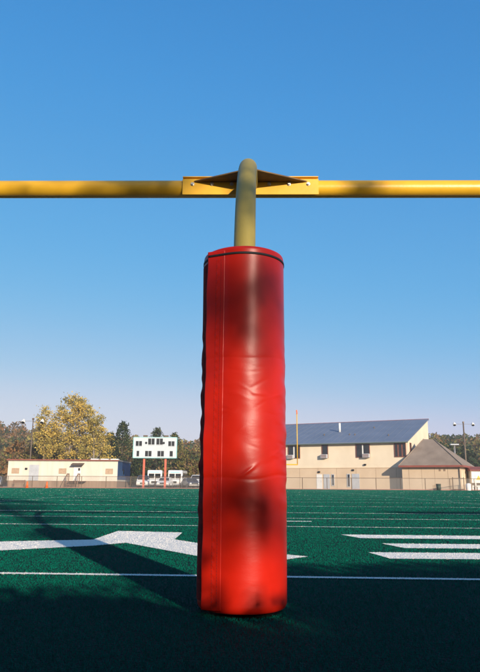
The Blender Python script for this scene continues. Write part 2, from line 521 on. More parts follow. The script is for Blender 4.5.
cross_line('end_line', 4.73, -24, 24, 0.075)
cross_line('field_line', 10.22, -24, 24, 0.065)
cross_line('field_line', 12.65, -24, 24, 0.06)
cross_line('goal_line', 15.1, -24, 24, 0.07)
yy = 19.7
while yy < 80:
    cross_line('yard_line', yy, -24, 24, 0.06)
    for xx in (-8, 8.1):
        for k in range(1, 5):
            cross_line('hash_mark', yy + k * 0.914, xx - 0.3, xx + 0.3, 0.1)
    yy += 4.57
decal('field_mark', [(0.7, 11.55), (1.24, 11.53), (1.24, 11.68), (0.7, 11.7)])
decal('painted_letter', [(-3.9, 6.95), (-2.56, 7.31), (-1.63, 7.63), (-1.60, 9.02), (-0.73, 8.80), (-0.73, 7.72), (-0.40, 7.22), (0.417, 6.17), (0.61, 6.01), (0.39, 5.77), (-0.35, 5.98), (-1.20, 7.26), (-1.45, 6.93), (-2.22, 6.37), (-3.6, 5.95)])
decal('painted_letter', [(1.29, 8.62), (4.6, 8.45), (4.5, 7.95), (1.44, 8.07)])
decal('painted_letter', [(1.54, 7.36), (4.4, 7.30), (4.3, 6.82), (1.66, 6.85)])
decal('painted_letter', [(1.21, 6.41), (4.2, 6.37), (4.1, 5.86), (1.30, 5.88)])

# pile of the turf: short blades, wider and sparser with distance, white where the field is painted
def turf_pile(n=1000000):
    rng = np.random.default_rng(9)
    d = np.exp(rng.uniform(math.log(1.0), math.log(86), n)); a = rng.uniform(-R(28), R(28), n)
    x, y = d * np.sin(a), d * np.cos(a)
    k = y < 83.15; x, y, d = x[k], y[k], d[k]; n = len(x)
    s = -math.tan(AX)
    white = np.zeros(n, bool)
    for (y0, w) in LINES:
        white |= (np.abs(y - y0 - s * x) < w / 2) & (np.abs(x) < 24)
    for poly in POLYS:
        ins = np.zeros(n, bool)
        for (xa, ya), (xb, yb) in zip(poly, poly[1:] + poly[:1]):
            c = (ya > y) != (yb > y)
            ins ^= c & (x < (xb - xa) * (y - ya) / (yb - ya + 1e-12) + xa)
        white |= ins
    keep = np.hypot(x - 0.02, y - 3.48) > 0.19
    x, y, d, white = x[keep], y[keep], d[keep], white[keep]; n = len(x)
    az = rng.uniform(0, 2 * np.pi, n); w = np.clip(0.00085 * d, 0.0022, 0.06) * rng.uniform(0.6, 1.2, n)
    h = (0.009 + 0.00016 * d) * rng.uniform(0.6, 1.3, n)
    lx, ly = rng.normal(size=n) * 0.35 * h, rng.normal(size=n) * 0.35 * h
    ux, uy = np.cos(az) * w / 2, np.sin(az) * w / 2
    z0 = np.full(n, 0.001)
    V = np.stack([np.stack([x - ux, y - uy, z0], 1), np.stack([x + ux, y + uy, z0], 1), np.stack([x + lx, y + ly, h], 1)], 1).reshape(-1, 3)
    o = mesh_np('turf_pile', V, np.arange(3 * n).reshape(-1, 3), ['blade', 'blade2', 'paint'], np.where(white, 2, rng.integers(0, 2, n)))
    tag(o, 'short green synthetic turf with white painted field markings', 'turf', kind='stuff')
turf_pile()

# wooded hill behind everything
def hill_h(x, y):
    t = np.clip((y - 128) / 120.0, 0, 1); t = t * t * (3 - 2 * t)
    ridge = 11.0 + 3.2 * np.clip((x - 10) / 90, -0.2, 1.2) + 4.2 * np.clip((-x - 28) / 45, 0, 1.4) \
        + 0.9 * np.sin(x * 0.055 + 1.0) + 0.5 * np.sin(x * 0.13 + 0.4)
    return -0.02 + t * ridge
xs = np.linspace(-420, 420, 120); ys = np.concatenate([np.linspace(126, 262, 40), np.linspace(300, 900, 12)])
V = np.array([(x, y, (hill_h(x, y) if y < 300 else float(hill_h(x, 260)))) for y in ys for x in xs])
nx = len(xs)
F = np.array([(j * nx + i, j * nx + i + 1, (j + 1) * nx + i + 1, (j + 1) * nx + i) for j in range(len(ys) - 1) for i in range(nx - 1)])
tag(mesh_np('hill', V, F, ['hill'], smooth=True), kind='structure')

rng = np.random.default_rng(7)
PP, MI = [], []
WM = ['lf_br', 'lf_rs', 'lf_ol', 'lf_gr', 'lf_dk', 'lf_yg']
for k in range(1500):
    y = rng.uniform(132, 262)
    x = rng.uniform(-0.62, 0.62) * y
    r = rng.uniform(1.8, 3.6); hgt = rng.uniform(4.0, 7.5)
    z = float(hill_h(x, y))
    n = 150
    d = rng.normal(size=(n, 3)); d /= np.linalg.norm(d, axis=1)[:, None]
    pts = d * (rng.uniform(0.5, 1, n) ** 0.5)[:, None] * np.array([r, r, hgt * 0.48])
    pts[:, :2] *= np.clip(1.15 - 0.5 * (pts[:, 2] / (hgt * 0.48)), 0.4, 1.5)[:, None] * (0.8 + 0.5 * rng.random((n, 1)))
    PP.append(pts + np.array([x, y, z + hgt * 0.52]))
    right = 1 / (1 + math.exp(-(x - 20) / 12))
    p = np.array([0.30, 0.20, 0.24, 0.13, 0.05, 0.08]) * (1 - right) + np.array([0.24, 0.06, 0.32, 0.22, 0.14, 0.02]) * right
    c = rng.choice(6, p=p / p.sum())
    mi = np.full(n, c); fl = rng.random(n) < 0.15; mi[fl] = rng.choice(6, size=fl.sum(), p=p / p.sum())
    MI.append(mi)
P = np.concatenate(PP); V, F = leaves(rng, P, 0.85, 0.75)
tag(mesh_np('hillside_wood', V, F, WM, np.concatenate(MI)), 'autumn wood of brown and olive trees covering the hill', 'wood', kind='stuff')

# ------------------------------------------------------------------ near goal post
YAW = R(-0.9)
gp = thing('goal_post', 'yellow football goal post with curved neck rising out of a red pad', 'goal post', (0.02, 3.48, 0))
BASE = Vector((0.02, 3.48, 0))
HUB = Vector((0.06, 1.62, 3.045))               # crossbar centre, local
pts = [(0, 0, 0), (0, 0, 0.7)]
for k in range(0, 33):
    a = math.pi / 2 * k / 32
    q = 1 - math.cos(a)
    pts.append((HUB.x * q, 1.62 * q, 1.425 + 1.62 * math.sin(a)))
obj('gooseneck', tb(pts, 0.0625, 32), 'neck', gp, True)
obj('ground_sleeve', tb([(0, 0, -0.1), (0, 0, 0.012)], 0.085, 24), 'rust', gp, True)
XM = Matrix.Translation(HUB) @ Matrix.Rotation(YAW, 4, 'Z')
bm = tb([(-3.56, 0, 0), (-2.2, 0, 0), (-1.0, 0, 0), (1.0, 0, 0), (2.2, 0, 0), (3.56, 0, 0)], 0.0725, 32)
bm.transform(XM); obj('crossbar', bm, 'yellow', gp, True)
# bolted channel that clasps the crossbar
HX = 0.565
ch = bmesh.new()
box(ch, -HX, HX, -0.089, -0.079, -0.088, 0.052, 0.003)
box(ch, -HX, HX, -0.0785, 0.02, 0.0735, 0.080)
ch.transform(XM)
bracket = obj('crossbar_bracket', ch, 'yellow', gp)
for k, x in enumerate((-0.48, -0.32, -0.155, 0.155, 0.32, 0.48)):
    b = bmesh.new()
    tube(b, [(x, -0.0885, 0.004), (x, -0.094, 0.004)], 0.016, 14)
    tube(b, [(x, -0.0935, 0.004), (x, -0.104, 0.004)], 0.0115, 6)
    b.transform(XM); obj('bolt', b, 'steel', bracket)
for s in (-1, 1):
    g = bmesh.new()
    prism(g, [(s * 0.052, -0.0895), (s * 0.47, -0.0895), (s * 0.45, -0.105), (s * 0.05, -0.30)], 0.022, 0.032)
    g.transform(XM); obj('gusset', g, 'gusset', gp)
for s in (-1, 1):
    b = tb([(s * 3.5, 0, 0.05), (s * 3.5, 0, 6.1)], 0.05, 20); b.transform(XM)
    obj('upright', b, 'yellow', gp, True)

# ------------------------------------------------------------------ red pad round the post
pad = thing('post_pad', 'tall cylindrical red vinyl pad wrapped round the near goal post', 'pad', (0.02, 3.485, 0.02))
PH, PR = 1.832, 0.2235
prng = np.random.default_rng(3)
ph = prng.uniform(0, 6.28, 40)
CREASES = [(prng.uniform(-0.75, 1.15), prng.uniform(0.66, 1.24), prng.normal() * 0.10, prng.uniform(0.08, 0.28), prng.uniform(0.005, 0.011), prng.choice([-1, 1]) * prng.uniform(0.0004, 0.0013)) for _ in range(34)]
def smooth(e0, e1, x):
    t = min(1, max(0, (x - e0) / (e1 - e0))); return t * t * (3 - 2 * t)
def pad_r(a, z):
    """radius at angle a (0 towards the camera, + to the right), height z"""
    r = PR
    r += 0.0022 * math.sin(z * 2.6 + 0.8) + 0.002 * math.sin(3 * a + ph[0]) * math.sin(z * 3.1 + ph[1])
    # the foam sections meet at two sagging joints
    for zc, dep, wob in ((1.235, 0.0010, 0.006), (0.635, 0.0013, 0.010)):
        zz = zc + wob * math.sin(a * 2 + ph[2]) + 0.5 * wob * math.sin(a * 5 + ph[3])
        r -= dep * math.exp(-((z - zz) / 0.007) ** 2)
        r += 0.6 * dep * math.exp(-((z - zz - 0.03) / 0.02) ** 2)
    # puckers where the cover is drawn round to the sides
    side = smooth(0.75, 1.35, abs(a))
    band = smooth(0.25, 0.6, z) * (1 - smooth(1.2, 1.5, z))
    r += side * band * (0.0028 if a < 0 else 0.0015) * (math.sin(z * 34 + 2.2 * a + ph[4]) + 0.7 * math.sin(z * 55 - 3 * a + ph[5]) + 0.5 * math.sin(z * 83 + 6 * a + ph[6]))
    r += 0.0006 * (1 - side) * math.sin(z * 47 + 4 * a + ph[7]) * math.sin(a * 7 + ph[8]) * band
    # a short pinched fold just right of the middle
    r += 0.0045 * math.exp(-((z - 0.665 - 0.16 * (a - 0.12)) / 0.010) ** 2) * math.exp(-((a - 0.1) / 0.16) ** 2)
    # small slack creases in the cover
    for (ca, cz, cs, cl, cw, camp) in CREASES:
        da = a - ca
        if abs(da) < 3 * cl:
            dz = z - cz - cs * da
            if abs(dz) < 4 * cw:
                r += camp * math.exp(-(dz / cw) ** 2 - (da / cl) ** 2)
    # rounded ends
    eb = min(z, 0.035); r -= 0.022 * (1 - math.sqrt(max(0, 1 - ((0.035 - eb) / 0.035) ** 2)))
    et = min(PH - z, 0.02); r -= 0.010 * (1 - math.sqrt(max(0, 1 - ((0.02 - et) / 0.02) ** 2)))
    return r
def pad_grid(name, a0, a1, na, zs, off, m, parent, closed=False, cap=False):
    bm = bmesh.new(); rows = []
    for z in zs:
        row = []
        for i in range(na if closed else na + 1):
            a = a0 + (a1 - a0) * i / na
            r = pad_r(((a + math.pi) % (2 * math.pi)) - math.pi, z) + (off(a, z) if callable(off) else off)
            row.append(bm.verts.new((r * math.sin(a), -r * math.cos(a), z)))
        rows.append(row)
    w = len(rows[0])
    for j in range(len(rows) - 1):
        for i in range(w if closed else w - 1):
            bm.faces.new((rows[j][i], rows[j][(i + 1) % w], rows[j + 1][(i + 1) % w], rows[j + 1][i]))
    if cap:
        for row, zc in ((rows[0], zs[0]), (rows[-1], zs[-1])):
            inner = [bm.verts.new((v.co.x * 0.30, v.co.y * 0.30, zc)) for v in row]
            for i in range(w):
                bm.faces.new((row[i], row[(i + 1) % w], inner[(i + 1) % w], inner[i]))
    return obj(name, bm, m, parent, True)
zs = sorted(set([0, 0.004, 0.01, 0.018, 0.027, 0.035] + list(np.linspace(0.04, PH - 0.022, 330)) + [PH - 0.02, PH - 0.015, PH - 0.01, PH - 0.006, PH - 0.003, PH]))
pad_grid('cover', -math.pi, math.pi, 220, zs, 0.0, 'vinyl', pad, closed=True, cap=True)
A0, A1 = R(-52), R(-28)
pad_grid('side_shade_strip', R(-112), R(-50), 50, zs[7:-14], lambda a, z: 0.0035, 'side_shade', pad)  # strip coloured as the unlit side of the cover beside the flap
def flap_off(a, z):
    t = (A1 - a) / (A1 - A0)
    wav = 0.0022 * math.sin(z * 9 + ph[9]) + 0.0018 * math.sin(z * 23 + ph[10])
    stitch = 0.0015 * math.sin(z * 150) * math.exp(-((t - 0.42) / 0.06) ** 2)
    return 0.0008 + 0.028 * t ** 1.7 + wav * t + stitch
zf = list(np.linspace(0.012, PH - 0.045, 300)) + [PH - 0.035, PH - 0.025, PH - 0.016]
fl = pad_grid('closing_flap', A0, A1, 26, zf, flap_off, 'vinyl', pad)
sm = fl.modifiers.new('thickness', 'SOLIDIFY'); sm.thickness = 0.004; sm.offset = -1
def ring_strip(name, a0, a1, na, z0, z1, off, m, parent, closed=False):
    bm = bmesh.new(); rows = []
    for (zz, oo) in ((z0, off), (z0 + 0.001, off + 0.002), (z1 - 0.001, off + 0.002), (z1, off)):
        row = []
        for i in range(na if closed else na + 1):
            a = a0 + (a1 - a0) * i / na
            aa = ((a + math.pi) % (2 * math.pi)) - math.pi
            r = pad_r(aa, min(zz, PH - 0.022)) + oo + (flap_off(aa, zz) if (A0 <= aa <= A1) else 0)
            row.append(bm.verts.new((r * math.sin(a), -r * math.cos(a), zz)))
        rows.append(row)
    w = len(rows[0])
    for j in range(3):
        for i in range(w if closed else w - 1):
            bm.faces.new((rows[j][i], rows[j][(i + 1) % w], rows[j + 1][(i + 1) % w], rows[j + 1][i]))
    return obj(name, bm, m, parent, True)
ring_strip('binding_strap', -math.pi, math.pi, 200, PH - 0.048, PH - 0.035, 0.0015, 'black', pad, closed=True)
for aa in (-33.0, -39.5):
    bm = bmesh.new()
    z = 0.02
    while z < PH - 0.07:
        p = []
        for q in (z, z + 0.009):
            r = pad_r(R(aa), q) + flap_off(R(aa), q) + 0.0012
            p.append((r * math.sin(R(aa)), -r * math.cos(R(aa)), q))
        tube(bm, p, 0.0011, 4)
        z += 0.014
    obj('stitch_line', bm, 'stitch', fl)

# ------------------------------------------------------------------ far goal post
fg = thing('goal_post', 'small far yellow goal post with orange ribbon at its tip before the blue-roofed building', 'goal post', (3.6, 82, 0), -AX)
n0 = [(0, 1.6, 0), (0, 1.6, 1.5)] + [(0, 1.6 * math.cos(math.pi / 2 * k / 8), 1.5 + 1.5 * math.sin(math.pi / 2 * k / 8)) for k in range(1, 9)]
obj('gooseneck', tb(n0, 0.07, 12), 'yellow', fg, True)
obj('crossbar', tb([(-3.56, 0, 3.0), (3.56, 0, 3.0)], 0.075, 12), 'yellow', fg, True)
for s in (-1, 1):
    obj('upright', tb([(s * 3.56, 0, 2.95), (s * 3.56, 0, 9.2)], 0.06, 10), 'yellow', fg, True)
    bm = bmesh.new()
    rows = [[bm.verts.new((s * 3.56 + d + 0.02 * math.sin(k * 1.3), 0.02 * math.cos(k), 9.15 + k * 0.14)) for d in (-0.075, 0.075)] for k in range(5)]
    for k in range(4):
        bm.faces.new((rows[k][0], rows[k][1], rows[k + 1][1], rows[k + 1][0]))
    o = obj('ribbon', bm, 'orange', fg, True)
    mo = o.modifiers.new('thickness', 'SOLIDIFY'); mo.thickness = 0.05
obj('pad', tb([(0, 1.6, 0.03), (0, 1.6, 1.8)], 0.22, 20), 'vinyl', fg, True)

# ------------------------------------------------------------------ two-storey building with blue roof
AL = R(28)
bd = thing('school_building', 'two-storey cream building with a sloping slate-blue roof', 'building', (23.45, 92.0, 0), -AL)
# local: -x runs left along the front, +y runs back
BL, BD, EZ, RZ = 27.0, 13.5, 6.62, 10.65
bm = bmesh.new()
profile_x(bm, [(0, 2.95), (BD, 2.95), (BD, RZ - 0.12), (0, EZ - 0.12)], -BL, 0)
obj('upper_wall', bm, 'cream', bd)
obj('lower_wall', bx(-BL - 0.06, 0.06, -0.08, BD + 0.06, -0.1, 2.95), 'tan', bd)
sl = (RZ - EZ) / BD
rf = obj('roof', profile_x(bmesh.new(), [(-0.45, EZ - 0.45 * sl - 0.02), (BD + 0.35, RZ + 0.35 * sl), (BD + 0.35, RZ + 0.35 * sl + 0.14), (-0.45, EZ - 0.45 * sl + 0.12)], -BL - 0.3, 0.12), 'roof', bd)
obj('gutter', bx(-BL - 0.3, 0.12, -0.56, -0.452, EZ - 0.26, EZ - 0.14), 'fgreen', rf)
obj('ridge_trim', bx(-BL - 0.3, 0.12, BD + 0.352, BD + 0.45, RZ + 0.02, RZ + 0.30), 'fascia', rf)
k = -BL + 0.4
while k < 0:
    sm_ = bmesh.new()
    profile_x(sm_, [(-0.44, EZ - 0.44 * sl + 0.118), (BD + 0.34, RZ + 0.34 * sl + 0.138), (BD + 0.34, RZ + 0.34 * sl + 0.165), (-0.44, EZ - 0.44 * sl + 0.145)], k, k + 0.04)
    obj('roof_seam', sm_, 'roof', rf)
    k += 1.1
# vent pipe
vz = EZ + 3.0 * sl
obj('vent_pipe', tb([(-12.2, 6.6, EZ + 6.6 * sl), (-12.2, 6.6, EZ + 6.6 * sl + 1.5)], 0.17, 12), 'white', bd, True)
for (vx, vy) in ((-14.0, 4.5), (-9.8, 4.2), (-8.9, 4.0), (-7.2, 8.5), (-3.5, 3.0)):
    obj('roof_vent', tb([(vx, vy, EZ + vy * sl), (vx, vy, EZ + vy * sl + 0.35)], 0.09, 8), 'rust', bd)

def window(parent, x0, x1, z0, z1, y, panes=1, post='frame', blind=False, rot=None, fr='frame'):
    """recess frame standing 5 cm proud with glass set in it"""
    bm = bmesh.new(); t = 0.09
    for (a, b, c, d) in ((x0, x1, z1 - t, z1), (x0, x1, z0, z0 + t), (x0, x0 + t, z0 + t, z1 - t), (x1 - t, x1, z0 + t, z1 - t)):
        box(bm, a, b, y - 0.07, y - 0.002, c, d)
    w = (x1 - x0) / panes
    if rot is not None: bm.transform(rot)
    f = obj('window', bm, fr, parent)
    for i in range(panes):
        a, b = x0 + i * w, x0 + (i + 1) * w
        g = bx(a + (t if i == 0 else 0.09), b - (t if i == panes - 1 else 0.09), y - 0.03, y - 0.004, z0 + t, z1 - t)
        if rot is not None: g.transform(rot)
        obj('pane', g, 'shade' if blind else 'glass', f)
        if i:
            g = bx(a - 0.09, a + 0.09, y - 0.06, y - 0.004, z0 + t, z1 - t)
            if rot is not None: g.transform(rot)
            obj('mullion', g, post, f)
    return f
def aircon(parent, xc, z, y):
    u = obj('window_air_conditioner', bx(xc - 0.5, xc + 0.5, y - 0.55, y - 0.075, z, z + 0.55, 0.03), 'grey', parent)
    for i in range(4):
        obj('grille_slat', bx(xc - 0.42, xc + 0.42, y - 0.575, y - 0.552, z + 0.08 + i * 0.11, z + 0.13 + i * 0.11), 'frame', u)
# upper windows (x measured from the right corner)
wz0, wz1 = 4.42, 6.36
window(bd, -1.95, -0.28, wz0, wz1, 0, 3, 'frame')
window(bd, -7.55, -5.45, wz0, wz1, 0, 2, 'white'); aircon(bd, -5.95, wz0 - 0.02, 0)
window(bd, -12.75, -11.75, wz0, wz1, 0, 1); aircon(bd, -12.3, wz0 - 0.02, 0)
window(bd, -18.2, -16.2, wz0, wz1, 0, 2, 'white'); aircon(bd, -17.7, wz0 - 0.02, 0)
window(bd, -23.4, -22.3, wz0, wz1, 0, 1)
# end wall slot window
RT = Matrix.Rotation(R(90), 4, 'Z')
window(bd, 0.9, 1.8, 4.5, 6.45, 0, 1, rot=RT)
# ground floor: narrow windows, doors, lamp
yl = -0.08
for x0, x1, z0, z1 in ((-11.3, -10.85, 0.45, 2.1), (-8.95, -8.45, 0.3, 2.15)):
    window(bd, x0, x1, z0, z1, yl, 1, fr='grey')
d = obj('door', bx(-8.2, -7.1, yl - 0.05, yl - 0.002, 0.0, 2.15), 'grey', bd); obj('handle', bx(-7.25, -7.2, yl - 0.09, yl - 0.051, 0.98, 1.12), 'steel', d)
d = obj('door', bx(-13.6, -12.75, yl - 0.05, yl - 0.002, 0.0, 2.1), 'white', bd); obj('handle', bx(-12.9, -12.84, yl - 0.09, yl - 0.051, 0.98, 1.12), 'steel', d)
d = obj('door', bx(-12.5, -11.55, yl - 0.05, yl - 0.002, 0.0, 2.1), 'grey', bd)
for xx, zz in ((-13.2, 2.3), (-6.2, 3.3), (-8.0, 2.55)):
    obj('wall_lamp', bx(xx - 0.17, xx + 0.17, -0.24, -0.082, zz, zz + 0.24, 0.03), 'black', bd)
obj('string_course', bx(-BL - 0.1, 0.1, -0.13, -0.001, 2.952, 3.03), 'tan', bd)
for k in range(9):
    obj('control_joint', bx(-BL + 2 + k * 2.9, -BL + 2.03 + k * 2.9, -0.09, -0.0805, 0, 2.94), 'skirt', bd)

# ------------------------------------------------------------------ hip-roofed annex
an = thing('annex_building', 'single-storey tan annex with brown hip roof beside the blue-roofed building', 'building', (28.75, 87.1, 0), -AL)
AW, AD, AE, AP = 7.5, 10.5, 3.12, 7.0
wl_ = obj('wall', bx(-AW, 0, 0, AD, -0.1, AE), 'tan', an)
bm = bmesh.new()
ov = 0.55
e = [bm.verts.new(v) for v in ((-AW - ov + 0.2, -ov, AE), (ov, -ov, AE), (ov, AD + ov, AE), (-AW - ov + 0.2, AD + ov, AE))]
r = [bm.verts.new(v) for v in ((-5.4, 4.6, AP), (-4.0, 4.6, AP - 0.05))]
bm.faces.new((e[0], e[1], r[1], r[0])); bm.faces.new((e[1], e[2], r[1])); bm.faces.new((e[2], e[3], r[0], r[1])); bm.faces.new((e[3], e[0], r[0])); bm.faces.new(e[::-1])
rf = obj('roof', bm, 'shingle', an)
bm = bmesh.new()
box(bm, -AW - ov + 0.2, ov + 0.03, -ov - 0.035, -ov - 0.002, AE - 0.16, AE + 0.09)
box(bm, ov + 0.002, ov + 0.035, -ov - 0.001, AD + ov, AE - 0.16, AE + 0.09)
obj('fascia', bm, 'fascia', rf)
bm = tb([(ov, -ov, AE + 0.05), (-4.0, 4.6, AP)], 0.07, 6); obj('hip_ridge', bm, 'shingle', rf)
obj('hip_ridge', tb([(-AW - ov + 0.2, -ov, AE + 0.05), (-5.4, 4.6, AP + 0.03)], 0.06, 6), 'shingle', rf)
obj('downpipe', tb([(0.02, -0.08, 0), (0.02, -0.08, AE - 0.1)], 0.06, 8), 'rust', an)
for x0 in (-2.6, -2.0):
    obj('wall_vent', bx(x0, x0 + 0.25, -0.03, -0.002, 2.45, 2.75), 'skirt', an)
for x0 in (1.6, 3.2, 4.8):
    bm = bx(x0, x0 + 0.6, -0.03, -0.002, 0.7, 2.6); bm.transform(RT)
    obj('wall_panel', bm, 'cream', an)
for k in range(4):
    obj('control_joint', bx(-6.6 + k * 1.7, -6.57 + k * 1.7, -0.01, -0.001, 0, AE - 0.2), 'skirt', an)

# white storage shed past the annex
sh = thing('storage_shed', 'white storage shed with yellow triangle sign beyond the tan annex', 'shed', (31.4, 90.0, 0), -R(5))
obj('wall', bx(-0.1, 5.0, 0, 3.0, -0.1, 2.55), 'white', sh)
bm = bmesh.new(); profile_x(bm, [(-0.3, 2.56), (3.3, 2.56), (3.3, 2.68), (1.5, 3.15), (-0.3, 2.68)], -0.3, 5.2); obj('roof', bm, 'fascia', sh)
dd = obj('door', bx(0.35, 1.3, -0.04, -0.002, 0, 2.05), 'white', sh)
bm = bmesh.new(); vv = [bm.verts.new(v) for v in ((0.45, -0.06, 1.35), (1.15, -0.06, 1.35), (0.8, -0.06, 1.95))]; bm.faces.new(vv)
r_ = bmesh.ops.extrude_face_region(bm, geom=bm.faces[:]); bmesh.ops.translate(bm, verts=[v for v in r_['geom'] if isinstance(v, bmesh.types.BMVert)], vec=(0, 0.018, 0))
obj('warning_sign', bm, 'sign', sh)

# ------------------------------------------------------------------ portable classroom
tr = thing('portable_classroom', 'long off-white portable classroom with blue end wall and tan skirting', 'building', (-31.2, 90.0, 0), 0)
TL, TD, TZ = 14.8, 10.2, 3.55
obj('wall', bx(0, TL, 0, TD, 0.9, TZ), 'trailer', tr)
obj('skirting', bx(0.05, TL - 0.05, 0.05, TD - 0.05, -0.1, 0.899), 'skirt', tr)
obj('roof', bx(-0.15, TL + 0.15, -0.25, TD + 0.2, TZ + 0.002, TZ + 0.16), 'galv', tr)
obj('fascia', bx(-0.15, TL + 0.15, -0.29, -0.252, TZ + 0.03, TZ + 0.17), 'fascia', tr)
ew = obj('end_wall', bx(TL + 0.003, TL + 0.05, 0.0, TD, 1.1, TZ - 0.02), 'blue', tr)
window(tr, 3.5, 4.7, 1.6, 2.6, -(TL + 0.05), 1, rot=RT, fr='blue')
for x0 in (0.55, 6.9, 13.2):
    window(tr, x0, x0 + 1.0, 1.85, 2.55, 0, 2, 'shade', blind=True, fr='shade')
d = obj('door', bx(8.9, 9.85, -0.05, -0.002, 0.92, 3.0), 'white', tr); obj('door_light', bx(9.5, 9.75, -0.07, -0.051, 2.25, 2.6), 'glass', d)
d = obj('door', bx(2.9, 4.2, -0.05, -0.002, 0.92, 3.0), 'grey', tr)
obj('awning', profile_x(bmesh.new(), [(-1.0, 2.98), (-0.003, 3.18), (-0.003, 3.27), (-1.0, 3.06)], 8.7, 10.3), 'rust', tr)
obj('wall_lamp', bx(2.35, 2.65, -0.2, -0.002, 2.35, 2.6, 0.03), 'black', tr)
for k in range(12):
    obj('siding_batten', bx(0.6 + k * 1.22, 0.63 + k * 1.22, -0.012, -0.001, 0.91, TZ - 0.11), 'trailer', tr)
for k in range(3):
    obj('roof_unit', bx(10.2 + k * 1.4, 11.3 + k * 1.4, 4, 5, TZ + 0.162, TZ + 0.45), 'white', tr)

def steps(name, label, loc, w, n, rise, tread, m):
    t = thing(name, label, 'steps', loc)
    top = n * rise
    for i in range(n):
        obj('tread', bx(0, w, -tread * (n - i), -tread * (n - i - 1) - 0.003, (i + 1) * rise - 0.05, (i + 1) * rise), m, t)
    obj('landing', bx(w * 0.1 + 0.0, w * 1.6, 0.0, 1.05, top - 0.06, top), m, t)
    for x in (0.03, w - 0.03):
        obj('handrail', tb([(x, -tread * n, 0.95), (x, 0, top + 0.95), (x, 1.0, top + 0.95)], 0.04, 6), m, t)
        for yv, zb in ((-tread * n + 0.05, 0), (0.02, 0), (0.98, 0)):
            zt = 0.97 + (top * (yv + tread * n) / (tread * n) if yv < 0 else top)
            obj('post', bx(x - 0.045, x + 0.045, yv - 0.045, yv + 0.045, zb, zt), m, t)
    return t
steps('entry_steps', 'brown wooden steps with handrails up to the classroom door', (-22.9, 88.9, 0), 1.5, 5, 0.18, 0.28, 'wood')

# ------------------------------------------------------------------ scoreboard
sb = thing('scoreboard', 'white scoreboard with dark number windows on two red posts', 'scoreboard', (-11.25, 88.6, 0))
for x in (-1.43, 1.43):
    obj('post', bx(x - 0.13, x + 0.13, 0.05, 0.31, -0.1, 6.4), 'redpost', sb)
pn = obj('panel', bx(-2.86, 2.86, -0.22, 0.04, 3.98, 6.62, 0.02), 'board', sb)
fr = bmesh.new()
for a in ((-2.9, 2.9, 6.623, 6.69), (-2.9, 2.9, 3.91, 3.977)):
    box(fr, a[0], a[1], -0.25, 0.06, a[2], a[3])
for a in ((-2.93, -2.863), (2.863, 2.93)):
    box(fr, a[0], a[1], -0.25, 0.06, 3.91, 6.69)
obj('frame', fr, 'cyan', sb)
ppm = 7.27
def dig(px0, px1, py0, py1):
    x0, x1 = (px0 - 155) / ppm, (px1 - 155) / ppm
    z0, z1 = 6.66 - (py1 - 438) / 7.5, 6.66 - (py0 - 438) / 7.5
    return x0, x1, z0, z1
for row in (((136, 142.4, 441.8, 446.6), 2), ((148, 154.6, 439.2, 445.2), 2), ((156, 162.6, 439.2, 445.2), 2), ((167.6, 174, 441.8, 446.6), 2),
            ((137.2, 140, 451.5, 456.8), 1), ((145.4, 152, 451.5, 456.8), 2), ((157.4, 164, 451.5, 456.8), 2), ((169.2, 172.6, 451.5, 456.8), 1)):
    x0, x1, z0, z1 = dig(*row[0])
    w = (x1 - x0) / row[1]
    for i in range(row[1]):
        dw = obj('number_window', bx(x0 + i * w + 0.03, x0 + (i + 1) * w - 0.03, -0.235, -0.2205, z0, z1), 'digit', sb)
    bm = bx(x0, x1, -0.236, -0.2205, z0 - 0.12, z0 - 0.05)
    obj('caption_bar', bm, 'grey', sb)
for xc in (-1.2, 1.15):
    z = 6.66 - (443.6 - 438) / 7.5
    obj('possession_lamp', tb([(xc, -0.2205, z), (xc, -0.25, z)], 0.16, 12), 'digit', sb)
for xc in (-1.35, 1.45):
    obj('horn', bx(xc - 0.3, xc + 0.3, -0.12, 0.05, 6.692, 6.95, 0.04), 'rust', sb)
    
# ------------------------------------------------------------------ vehicles
def wheel(parent, x, y, r=0.36, w=0.24):
    t = obj('tyre', tb([(x - w / 2, y, r), (x + w / 2, y, r)], r, 18), 'tyre', parent)
    obj('rim', tb([(x - w / 2 - 0.01, y, r), (x + w / 2 + 0.01, y, r)], r * 0.58, 12), 'chrome', t)

def minibus(label, loc, rz, group):
    v = thing('minibus', label, 'bus', loc, rz, group)
    bm = bmesh.new(); w = 1.12
    box(bm, -w, w, 0.9, 6.5, 0.45, 2.62, 0.16)
    body = obj('body', bm, 'carwhite', v)
    bm = bmesh.new(); profile_x(bm, [(-0.25, 0.45), (-0.3, 0.95), (-0.1, 1.2), (0.95, 1.35), (0.95, 0.45)], -0.92, 0.92)
    bmesh.ops.bevel(bm, geom=bm.edges[:], offset=0.06, segments=2, affect='EDGES'); obj('bonnet', bm, 'carwhite', v)
    for s in (-1, 1):
        bm = bx(-0.88 if s < 0 else 0.06, -0.06 if s < 0 else 0.88, 0.862, 0.896, 1.4, 2.1, 0.01); obj('windscreen', bm, 'glass', v)
        obj('headlight', bx(s * 0.6 - 0.15, s * 0.6 + 0.15, -0.36, -0.31, 0.75, 0.98), 'lamp', v)
        obj('mirror', bx(s * 1.25 - 0.1, s * 1.25 + 0.1, 0.7, 0.8, 1.5, 1.85, 0.02), 'black', v)
        for k in range(5):
            obj('window', bx(s * w - 0.012, s * w + 0.012, 1.6 + k * 0.95, 2.4 + k * 0.95, 1.55, 2.2), 'glass', v)
        wheel(v, s * 0.88, 0.45); wheel(v, s * 0.95, 5.2)
    obj('grille', bx(-0.4, 0.4, -0.345, -0.305, 0.68, 0.98), 'digit', v)
    obj('bumper', bx(-1.0, 1.0, -0.45, -0.31, 0.38, 0.6, 0.03), 'chrome', v)
    obj('destination_panel', bx(-0.7, 0.7, 0.86, 0.896, 2.22, 2.42), 'cyan', v)
    return v
